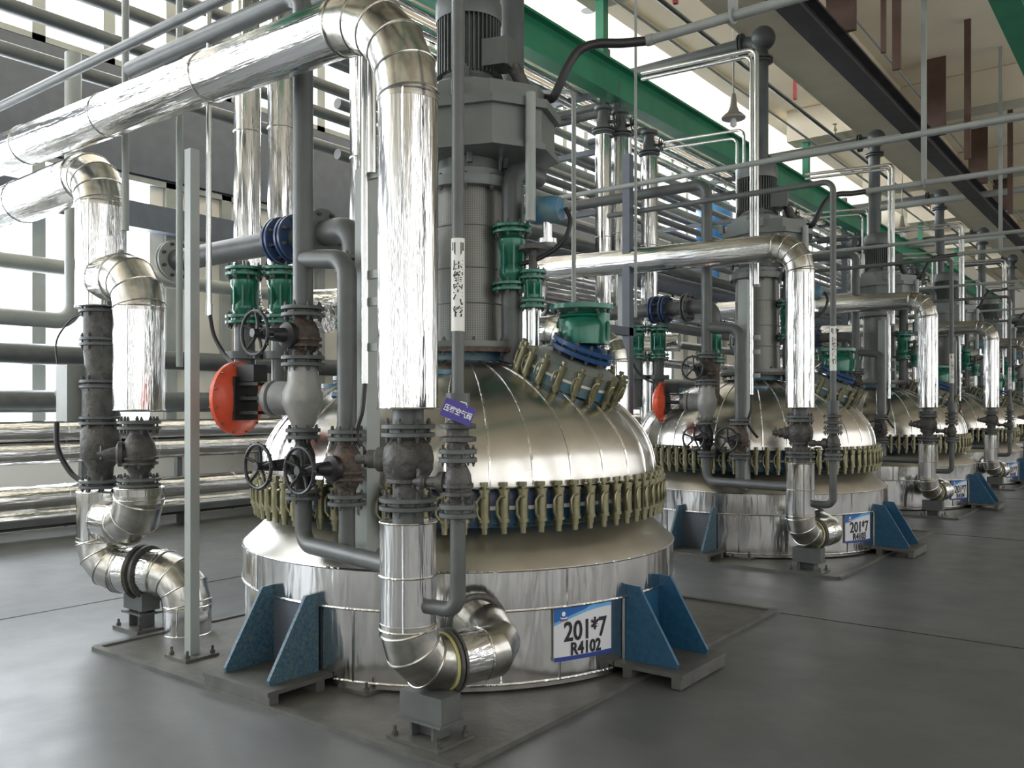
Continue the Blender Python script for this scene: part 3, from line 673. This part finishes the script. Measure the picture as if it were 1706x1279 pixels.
yk.build('yoke',BLACK,a0)
dk=MB().lathe([(.06,.43),(.12,.435),(.17,.46),(.20,.475),(.222,.48),(.222,.505),(.20,.51),(.18,.54),(.12,.572),(.05,.59),(.001,.592)],ac,adir,40).build('diaphragm_case',RED,a0)
bolts(ac+adir*.492,adir,.210,12,.007,.06,dk,ZINC)
# flange + gate valve 1 (px 500)
fa=fz(500,722)
valve('gate_valve','black gate valve with left facing handwheel under actuator of {m}','valve',gx,FY,fa,fz(500,822),.10,.055,(-.03,-1,0),.122,BLACK,FLG,mid=True)
valve('gate_valve','rusty gate valve with handwheel on the right branch pipe of {m}','valve',gx2,FY,fz(578,725),fz(578,832),.105,.068,(-.03,-1,0),.122,RUST,FLG,mid=True)
o=T('drain_manifold','grey U shaped pipe joining the two gate valves of {m}','pipe',(gx,FY,fz(500,905)))
pipe([(gx,FY,fz(500,826)),(gx,FY,fz(500,905)),(bx-.08,FB+.05,fz(640,925))],.048,.1,20).build('pipe_run',PIPE,o)
MB().cyl((gx2,FY,fz(578,836)),(gx2,FY,fz(578,912)),.046,20).build('tee_leg',PIPE,o)
# red/white/green line of control tubing near valves: small hoses
T1(MB().tube(smooth([atY(350,525,FY),atY(357,560,FY),atY(378,595,FY),atY(400,612,FY-.1)]),.013,8),'air_hose',RUB,'black hose curving down to the red diaphragm of {m}','hose',atY(350,525,FY))
T1(MB().cyl(atY(348,526,FY),V((atY(348,526,FY).x,FY,4.7)),.017,12).cyl(atY(348,526,FY),atY(348,506,FY),.022,12),'air_tube',STEEL,'thin silver tube rising above the black hose of {m}','pipe',atY(348,526,FY))
# stainless conduit on post 2
cx=atY(608,678,FY+.03).x
o=T('conduit_tube','slim stainless conduit strapped to the rear post of {m}','pipe',(cx,FY+.03,1.75))
pipe([(cx,FY+.03,1.75),(cx,FY+.03,5.3),(cx-1.3,FY+.03,5.35)],.021,.08,12).build('tube_run',STEEL,o)
pipe([(cx+.055,FY+.03,2.9),(cx+.055,FY+.03,5.36),(cx-1.3,FY+.03,5.42)],.026,.09,12).build('tube_run',STEEL,o)
for z in(1.95,2.2,2.35,2.9): MB().box((cx+.03,FY+.06,z),(.10,.03,.045)).build('strap',PIPEL,o)
MB().tube(smooth([(cx,FY+.03,1.75),(cx+.01,FY,1.6),(cx-.02,FY-.01,1.45),(cx+.06,FY+.05,1.3)]),.014,8).build('hose_tail',RUB,o)
# ---------- left bypass pair (px 130-275)
lx1=fx(168); lx2=fx(232); lr=.155; zj=fz(205,462); lz=fz(232,690)
o=clad('insulated_pipe','tall silver clad riser leftmost in the bay of {m}','pipe',[(lx1,FY,fz(168,512)),(lx1,FY,3.38),(lx1-2.3,FY,3.30)],.175,.24,(lx1,FY,2.3),seams=1.0,kmax=1)
clad('insulated_pipe','silver clad bypass elbow pipe just left of the pale post, {m}','pipe',[(lx1+.1,FY,zj),(lx2,FY,zj),(lx2,FY,lz+.03)],.172,.23,(lx2,FY,lz),n=3,seams=.75,kmax=1,mat=ALU)
valve('bypass_valve','dirty flanged valve below the silver bypass elbow pipe of {m}','valve',lx2,FY,fz(232,708),fz(232,803),.145,.085,(-.5,-.85,0),0,CAST,FLG,True,kmax=1,mid=True)
cv=T('control_valve','dark stacked control valve with pale housing left of bypass pipe, {m}','valve',(lx1,FY,fz(160,805)),1)
zz=[fz(165,p) for p in (805,700,640,570,515)]
MB().lathe([(.08,zz[0]),(.09,zz[0]+.12),(.14,zz[0]+.2),(.14,zz[1]-.08),(.09,zz[1]),(.13,zz[1]+.02),(.13,zz[2]),(.10,zz[2]+.02),(.12,zz[3]-.05),(.12,zz[4]-.02)],(lx1,FY,0),ZA,28).build('valve_body',CAST,cv)
for z in zz: flange((lx1,FY,z),ZA,.15,cv,PIPED)
hb=atY(112,655,FY-.1)
MB().box(hb+V((.08,0,0)),(.17,.16,.42)).build('housing',PIPEL,cv)
MB().lathe([(.06,0),(.06,.05),(.04,.09)],hb+V((-.0,0,.0)),(-1,-.2,0),16).build('gland',CAST,cv)
MB().tube(smooth([hb+V((-.05,-.05,.22)),hb+V((-.06,-.05,.4)),hb+V((.05,0,.55)),hb+V((.2,.05,.6))]),.006,6).build('sensor_wire',RUB,cv)
MB().tube(smooth([hb+V((-.06,-.05,-.22)),hb+V((-.04,-.05,-.42)),hb+V((.06,0,-.6)),hb+V((.2,.05,-.68))]),.02,8).build('hose_tail',RUB,cv)
clad('insulated_pipe','silver clad lower U bend under the bypass valve of {m}','pipe',[(lx2,FY,fz(232,812)),(lx2,FY,.79),(lx1+.12,FY,.79)],.165,.18,(lx2,FY,.79),n=2,seams=.5,kmax=1)
zl=.42
o=clad('insulated_pipe','silver clad lower pipe with flanged ring dropping into the floor, {m}','pipe',[(lx1,FY,fz(168,818)),(lx1,FY,zl),(atY(312,678,3.53).x,3.53,zl),(atY(312,678,3.53).x,3.53,0.01)],.165,.21,(lx1,FY,.1),n=3,seams=.5,kmax=1)
rdir=V((atY(312,678,3.53).x-lx1,.25,0)); rj=V((lx1,FY,zl))+rdir*.50; rdir.normalize()
MB().lathe([(.15,-.045),(.176,-.045),(.176,-.025),(.15,-.025)],rj,rdir,36).build('yellow_lagging',YEL,o)
MB().lathe([(.15,-.02),(.2,-.02),(.19,0),(.15,0)],rj,rdir,36).lathe([(.15,.03),(.19,.03),(.19,.05),(.15,.05)],rj,rdir,36).build('clamp_ring',CAST,o)
stand(rj.x-.02,rj.y,.28,'dark steel stand under the ringed left pipe of {m}',.24,kmax=1)

# ---------- cross pipe with blue butterfly valve (y~3.9)
BY=3.85
o=T('cross_pipe','grey horizontal pipe with round blue butterfly valve behind {m} feed pipe','pipe',atY(300,428,BY))
a_=atY(292,428,BY); b_=atY(545,428,BY); zc=atY(480,400,BY).z; ex=atY(592,400,BY).x
pipe([(a_.x,BY,zc),(ex,BY,zc),(ex,BY,zc-.22)],.085,.14,24).build('pipe_run',PIPE,o)
for px,mt in((470,BLUEV),(492,BLUEV),(536,PIPE)): flange((atY(px,400,BY).x,BY,zc),XA,.165,o,mt,n=8)
flange((a_.x,BY,zc),XA,.16,o,PIPEL); flange((ex,BY,zc-.23),ZA,.15,o,FLG)
greenvalve('check_valve','green flanged valve hanging under blue butterfly pipe elbow of {m}',ex,BY,zc-.27,zc-.62,.10)
T1(MB().cyl((ex,BY,zc-.64),(ex,BY,1.6),.07,20),'nozzle_pipe',RUST,'rusty nozzle pipe below the right green valve of {m}','pipe',(ex,BY,1.6))
for px,tm in((408,'leftmost green flanged valve behind rusty handwheel valve of {m}'),(470,'middle green flanged valve behind the feed pipe of {m}')):
    g=atD(px,500,6.0); greenvalve('globe_valve',tm,g.x,g.y,2.55,2.22,.10)
    T1(MB().cyl((g.x,g.y,2.2),(g.x,g.y,1.62),.07,20).lathe([(.07,1.95),(.13,1.95),(.13,2.0),(.07,2.0)],(g.x,g.y,0),ZA,24),'nozzle_pipe',PIPED,'dark nozzle pipe under '+('leftmost' if px==408 else 'middle')+' green valve of {m}','pipe',(g.x,g.y,1.6))
# ---------- silver risers behind vessel
for (px,t,r,z0,nm) in ((412,7.0,.105,2.3,'left silver clad riser behind the green valves of {m}'),(470,7.15,.115,2.45,'middle silver clad riser behind the green valves of {m}'),(604,8.0,.115,1.2,'right silver clad riser just left of the big pipe, {m}')):
    p=atD(px,678,t); clad('insulated_riser',nm,'pipe',[(p.x+.75,p.y+.2,z0),(p.x,p.y,z0),(p.x,p.y,5.15)],r,.2,(p.x,p.y,z0),seams=1.4,seg=32)
    o_=T('riser_valve','dark flanged fitting topping the '+nm.split(' ')[0]+' clad riser of {m}','fitting',(p.x,p.y,5.15))
    MB().lathe([(.10,0),(.10,.05),(.07,.06),(.09,.12),(.09,.2),(.07,.26),(.07,.32),(.12,.33),(.12,.37),(.05,.38)],(p.x,p.y,5.15),ZA,20).build('fitting_body',PIPED,o_)
    flange((p.x,p.y,5.21),ZA,.15,o_,PIPED,bolt=False)
    pipe([(p.x,p.y,5.3),(p.x,p.y,5.55),(p.x-1.0,p.y,5.55)],.05,.12,14).build('side_pipe',PIPED,o_)
    handwheel(V((p.x+.2,p.y,5.31)),XA,.09,o_)
    MB().cyl((p.x,p.y,5.31),(p.x+.2,p.y,5.31),.02,8).build('stem',BLACK,o_)
# dark risers
p=atD(500,300,6.4); T1(MB().cyl((p.x-.9,p.y+.6,0),(p.x-.9,p.y+.6,6.0),.05,14),'riser_pipe',PIPED,'thin dark riser standing behind the clad risers of {m}','pipe',(p.x-.9,p.y+.6,0))

p=atD(1028,600,7.6)
clad('insulated_pipe','silver clad elbow pipe behind the emerald green valve of {m}','pipe',[(p.x-.6,p.y+.1,EYE+(678-568)/1450*7.6),(p.x,p.y,EYE+(678-568)/1450*7.6),(p.x,p.y,.05)],.10,.18,(p.x,p.y,.05),seams=1.2,seg=28)
p=atD(1237,216,10.9); p.y-=SP
for q in (0,.09):
    T1(pipe([(p.x-1.1,p.y,p.z+.05-q),(p.x+.02-q,p.y,p.z-q),(p.x+.02-q,p.y,3.9)],.018,.09,10),'hooked_tube',STEEL,('outer' if q==0 else 'inner')+' hooked silver tube dropping beside the motor of {m}','pipe',(p.x,p.y,3.9))
# plinth
def plinth():
    o=T('reactor_plinth','low concrete plinth with steel edging under {m}','plinth',(C0.x,C0.y,0))
    x0,x1,y0,y1=-5.75,-2.55,2.92,6.72
    MB().box(((x0+x1)/2,(y0+y1)/2,.006),(x1-x0,y1-y0,.012)).build('slab',SOIL,o)
    MB().bar((x0,y0,.012),(x1,y0,.012),.05,.026).bar((x1,y0,.012),(x1,y1,.012),.05,.026).bar((x0,y1,.012),(x1,y1,.012),.05,.026).bar((x0,y0,.012),(x0,y1,.012),.05,.026).build('steel_edging',STEELP,o)
plinth()

# ================================================================ copy bays
RUN0=run0.data
MODS=['nearest reactor R4102','second reactor R4103','third reactor R4104','fourth reactor','fifth reactor','sixth reactor']
index_kids()
roots=list(REG)
for o,tm,km in roots:
    o['label']=tm.replace('{m}',MODS[0])
for k in range(1,6):
    for o,tm,km in roots:
        if k>km: continue
        c=copy_tree(o,None,SP*k,k); c['label']=tm.replace('{m}',MODS[k] if k<5 else 'the farthest reactor')
for i_,(o,tm,km) in enumerate(roots): pass
for k,code in enumerate(['R4102','R4103','R4104','R4105','R4106','R4107'][:4]):
    sign(code,k,'white and blue sign reading 201*7 '+code+' on the vessel jacket' if k<3 else 'white and blue number sign on jacket of the fourth reactor in the row')
for o_ in bpy.data.objects:
    if o_.type=='MESH' and o_.data==RUN0 and o_ is not run0: o_.data=AIRMESH
b1=bigpipe(3.20,1,'silver clad pipe bending overhead above second reactor R4103')
b1.location.y+=SP
index_kids()
for k in range(2,6):
    c=copy_tree(b1,None,SP*(k-1),k); c['label']='silver clad pipe bending overhead above '+MODS[k]
# ================================================================ pipe racks and the rest of the hall
def rowpipe(px,py,x,d,mat,label,y0=-2,y1=44,name='rack_pipe',seam=False):
    p=atX(px,py,x); mb=MB().cyl((x,y0,p.z),(x,y1,p.z),d/2,20)
    if seam:
        for i in range(int((y1-y0)/1.2)): mb.ring((x,y0+i*1.2,p.z),YA,d/2+.001,.006,24,5)
    o=mb.build(name,mat,None,(x,y0,p.z)); tag(o,label,'pipe'); return p.z
ordn=['top','second','third','fourth','fifth','sixth','seventh','eighth']
for i_,py in enumerate((128,150,172,196,222)):
    rowpipe(1000,py,-6.75-.12*(i_%2)*2,.13+.03*(i_%2),ALUY,ordn[i_]+' silver pipe below the green beam, running along the rack',seam=True)
for i_,py in enumerate((250,276,302,330,358,388)):
    rowpipe(1000,py,-7.3-.25*(i_%2),.12,PIPE if i_%2 else PIPEL,ordn[i_]+' grey pipe of the lower rack behind the silver risers',y0=6.6)
for i_,py in enumerate((105,150,196,250)):
    rowpipe(560,py,-9.3,.15,PIPE if i_%2 else PIPED,ordn[i_]+' dark pipe crossing in front of the upper left windows')
for i_,(py,d,mt) in enumerate(((433,.20,PIPEL),(587,.26,PIPED),(668,.28,PIPED),)):
    rowpipe(0,py,-11.2,d,mt,ordn[i_]+' plain grey pipe along the left window wall')
for i_,(py,d) in enumerate(((720,.26),(757,.27),(835,.32),(868,.28))):
    rowpipe(0,py,-11.0+.0*i_,d,ALUY,ordn[i_]+' silver clad pipe of the low left wall rack',seam=True)
for i_,(py,mt,d) in enumerate(((418,PIPED,.2),(446,RACK,.3),(478,ALUY,.16),(503,ALUY,.16),(527,PIPED,.18),(560,PIPE,.12),(596,ALUY,.15))):
    rowpipe(1000,py,-7.0-.3*(i_%3),d,mt,ordn[i_]+' pipe of the middle bank behind the vessels',y0=6.9,seam=mt is ALUY)
# low rack frame
rk=thing('low_pipe_rack','low dark steel rack carrying silver pipes along left wall','rack',(-11,10,0))
MB().box((-11,20,.25),(.5,44,.08)).build('rail',PIPED,rk)
y=1.5
while y<40: MB().box((-11,y,.105),(.34,.16,.21)).box((-11.25,y,.75),(.08,.08,1.2)).build('foot',PIPED,rk); y+=1.35
# high rack columns and brackets
for i_,y in enumerate((9.2,14.65,20.1,25.55)):
    o=thing('pipe_rack',['nearest','second','third','farthest'][i_]+' dark steel frame carrying the high pipe rack','rack',(-7.1,y+1.2,0))
    for x in(-6.35,-9.7): MB().box((x,y+1.2,3.3),(.10,.12,6.6)).build('column',RACK,o)
    for z in(3.55,4.35,5.2,6.0): MB().box((-8.0,y+1.2,z),(3.4,.08,.07)).build('crossbar',RACK,o)
# blue duct drum behind
o=MB().lathe([(.02,-.5),(.35,-.45),(.42,-.3),(.42,.3),(.35,.45),(.02,.5)],atX(1190,372,-8.6),ZA,28).cyl(atX(1190,372,-8.6)-V((0,0,.4)),V((-8.6,atX(1190,372,-8.6).y,0)),.12,16).build('storage_tank',pbr('blue_tank_paint',(.03,.16,.38),.4),None,atX(1190,372,-8.6)); tag(o,'blue round tank seen far behind the second reactor drive','tank')
p=atD(1046,470,9.6)
for k in range(5):
    y_=p.y+SP*k; o=MB().box((p.x,y_,2.2),(.09,.09,4.4)).box((p.x,y_-.6,2.45),(.09,1.4,.09)).build('bracket_frame',RACK,None,(p.x,y_,0)); tag(o,'dark square bracket frame behind the '+['second','third','fourth','fifth','sixth'][k]+' reactor','frame')
# spandrel beam at lower window
struct(MB().box((XL+.25,19,4.33),(.22,54,.36)).build('trim_20',RACK))
# green crane beams
def ibeam(name,x,z,w,h,mat,label,cat,y0=-3,y1=45):
    o=MB().box((x,(y0+y1)/2,z),(.03,y1-y0,h)).box((x,(y0+y1)/2,z-h/2),(w,y1-y0,.03)).box((x,(y0+y1)/2,z+h/2),(w,y1-y0,.03)).build(name,mat,None,(x,y0,z)); return tag(o,label,cat)
zg=atX(1000,94,-6).z
ibeam('crane_beam',-6.0,zg-.24,.22,.44,BEAM,'long green steel beam running above the whole row of drives','beam')
ibeam('crane_beam',-1.55,6.35,.30,.35,BEAM,'green steel beam at the upper right corner','beam')
for i_,y in enumerate((5,9.75,17.6,22.9,27.4,32.5)):
    o=MB().box((-6.0,y,(zg+7.3)/2),(.12,.12,7.3-zg)).build('beam_hanger',BEAM,None,(-6,y,7.3)); tag(o,'green hanger number '.replace('number ','')+'holding the long green beam, '+['nearest','second','third','fourth','fifth','farthest'][i_]+' along it','hanger')
# dark beam and brown hangers
ibeam('monorail_beam',-3.42,6.15,.27,.24,DARKB,'dark steel monorail beam hanging below the cream ceiling at right','beam')
for i_,px in enumerate((1407,1561,1633,1672)):
    d=ray(px,150); t=-3.30/d.x; y=d.y*t
    o=thing('beam_bracket','brown steel bracket, '+['nearest','second','third','farthest'][i_]+' one holding the dark monorail beam','bracket',(-3.3,y,7.6))
    MB().box((-3.34,y,6.93),(.36,.04,1.34)).box((-3.34,y+.12,6.93),(.05,.2,1.34)).build('hanger_plate',BROWN,o)
for i_,(px,py0,py1,dx,w) in enumerate(((1472,0,88,-2.6,.05),(1494,0,116,-2.6,.09),(1612,180,265,-2.6,.09),(1683,250,355,-2.6,.09))):
    d=ray(px,py1); t=dx/d.x; zlo=EYE+d.z*t
    o=MB().box((dx,d.y*t,(zlo+7.6)/2),(w,.05,7.6-zlo)).build('drop_rod',BROWN,None,(dx,d.y*t,7.6)); tag(o,'brown drop rod right of the dark beam, '+['thinnest and leftmost','thick, second from left','third from left','rightmost'][i_],'rod')
# thin sprinkler lines in row direction
def line_row(px0,py0,z,d,mat,label,y0=-2,y1=44,name='sprinkler_pipe'):
    p=atZ(px0,py0,z); o=MB().cyl((p.x,y0,z),(p.x,y1,z),d/2,12).build(name,mat,None,(p.x,y0,z)); tag(o,label,'pipe'); return p.x
xs1=line_row(1150,90,6.7,.045,PIPEL,'thin grey pipe along ceiling left of the sprinkler pipe',name='conduit_pipe')
xs2=line_row(1215,90,6.8,.065,PIPED,'dark sprinkler pipe running along the ceiling above the drives')
xs3=line_row(1440,50,6.9,.04,PIPEL,'thin grey conduit right of the dark monorail beam',name='conduit_pipe')
for i_,py in enumerate((9.5,13.2,17,21,25)):
    o=thing('fire_sprinkler','small sprinkler head above dark sprinkler pipe, '+['nearest','second','third','fourth','farthest'][i_],'sprinkler',(xs2,py,6.83))
    MB().lathe([(.02,0),(.025,.08),(.04,.085),(.04,.12),(.02,.13),(.018,.2),(.045,.21),(.0,.22)],(xs2,py,6.83),ZA,12).build('head',ZINC,o)
for i_,(y) in enumerate((10.2,14.6,19.5,24.5)):
    o=MB().box((xs2+.08,y,7.5),(.35,.06,.05)).box((xs2+.08,y,7.15),(.055,.05,.65)).build('pipe_bracket',REDP,None,(xs2,y,7.5)); tag(o,'red T shaped ceiling bracket over the sprinkler pipe, '+['nearest','second','third','farthest'][i_],'bracket')
# crosswise pipes (left-right)
def crosspipe(px,py,y,d,mat,label,xa,xb,name='cross_pipe'):
    p=atY(px,py,y); o=MB().cyl((xa,y,p.z),(xb,y,p.z),d/2,14).build(name,mat,None,(xa,y,p.z)); tag(o,label,'pipe'); return p
for k in range(5):
    p=crosspipe(*((1500,229,8.35) if k==0 else (0,0,1))[:3],.055,PIPEL,'x',-6,3) if k==0 else None
    if k==0: zz0=p.z; bpy.data.objects[-1] if False else None; tag([o for o in bpy.data.objects if o.get('label')=='x'][0],'slim grey crosswise pipe passing over the second reactor drive','pipe')
    else:
        o=MB().cyl((-6,8.35+SP*k,zz0),(3,8.35+SP*k,zz0),.0275,12).build('cross_pipe',PIPEL,None,(-6,8.35+SP*k,zz0)); tag(o,'slim grey crosswise pipe over the '+['','third','fourth','fifth','sixth'][k]+' reactor drive','pipe')
crosspipe(150,105,2.75,.06,PIPE,'grey slanting conduit crossing the upper left corner above the largest pipe',-9,-2.3,'conduit_pipe')
# thick overhead crosswise ceiling pipes
for k,y in enumerate((15.4,20.6,26)):
    o=MB().cyl((-6,y,6.1),(4,y,6.1),.07,16).build('cross_pipe',PIPEL,None,(-6,y,6.1)); tag(o,'thick pale crosswise pipe under the ceiling, '+['nearest','middle','farthest'][k],'pipe')
# pendant lamps
def lamp(px,py,z,label):
    p=atZ(px,py,z); o=thing('pendant_lamp',label,'lamp',(p.x,p.y,z))
    MB().cyl((p.x,p.y,z+.35),(p.x,p.y,7.6),.012,8).build('rod',LAMPG,o)
    MB().lathe([(.165,0),(.17,.02),(.13,.06),(.08,.10),(.05,.18),(.04,.30),(.03,.36)],(p.x,p.y,z),ZA,28).build('lamp_shade',LAMPG,o)
    MB().lathe([(.001,-.16),(.07,-.14),(.09,-.08),(.09,.0),(.08,.02)],(p.x,p.y,z),ZA,24).build('glass_globe',GL,o)
    MB().lathe([(.001,-.13),(.045,-.10),(.045,-.04),(.02,.02)],(p.x,p.y,z),ZA,16).build('bulb',CLEARW,o)
lamp(1222,198,5.75,'grey bell shaped pendant lamp above the long green beam')
lamp(1503,386,5.6,'distant bell shaped pendant lamp above third reactor')
o=MB().lathe([(.11,0),(.11,.04),(.08,.05)],atZ(980,18,7.55),ZA,24).build('smoke_detector',CLEARW,None,atZ(980,18,7.55)); tag(o,'small pale smoke detector on the ceiling above the green beam','detector')
p=atD(1059,200,6.6); o=MB().cyl((p.x,p.y,2.3),(p.x,p.y,7.6),.011,8).build('hanging_rod',PIPEL,None,(p.x,p.y,7.6)); tag(o,'very thin rod hanging from ceiling between first and second drives','rod')
p=atY(956,678,6.3); o=pipe([(p.x,6.3,1.9),(p.x,6.3,4.35),(p.x-.5,6.3,4.45)],.019,.1,10).build('bent_tube',PIPEL,None,(p.x,6.3,1.9)); tag(o,'slim pale tube with hooked top right of blue transmitter','pipe')
# vertical thin tubes at left
for i_,(px,yy_,z0,z1,d,lb) in enumerate(((209,3.3,2.9,5.4,.05,'slim grey vertical tube in front of left windows, by the tall riser'),(299,3.4,1.9,4.5,.045,'slim olive vertical tube just left of the pale post'))):
    p=atY(px,678,yy_); o=MB().cyl((p.x,yy_,z0),(p.x,yy_,z1),d/2,12).build('vertical_tube',PIPEL if i_==0 else POST,None,(p.x,yy_,z0)); tag(o,lb,'pipe')
# pale elbow pipe at far left
p=atX(122,520,-8.4); o=pipe([(-8.4,p.y,5.0),(-8.4,p.y,1.62+(678-545)/1450*8.9),(-8.4,p.y-3.5,1.62+(678-545)/1450*8.9)],.075,.16,16).build('elbow_pipe',PIPEL,None,(-8.4,p.y,2.4)); tag(o,'pale grey pipe bending toward the left windows','pipe')
# window-side column
p=atX(118,400,-8.0); 
# floor joints
def joint(a,b,label,w=.018):
    o=MB().bar(V(a)+V((0,0,.001)),V(b)+V((0,0,.001)),w,.004).build('floor_joint',BLACK,None,a); tag(o,label,'floor joint')
xj=atZ(100,1014,0).x
joint((xj,0,0),(xj,44,0),'dark straight floor joint running left of the reactor row')
p=atZ(1400,1035,0); joint((-2.5,6.72,0),(6,6.72,0),'thin floor joint running right from the nearest plinth corner',.012)
for k in range(1,5): joint((-2.5,6.72+SP*k,0),(6,6.72+SP*k,0),'thin floor joint right of the '+['','second','third','fourth','fifth'][k]+' reactor plinth',.012)
xr=-1.2
# clean helper keys
for o in bpy.data.objects:
    if '_o' in o: del o['_o']
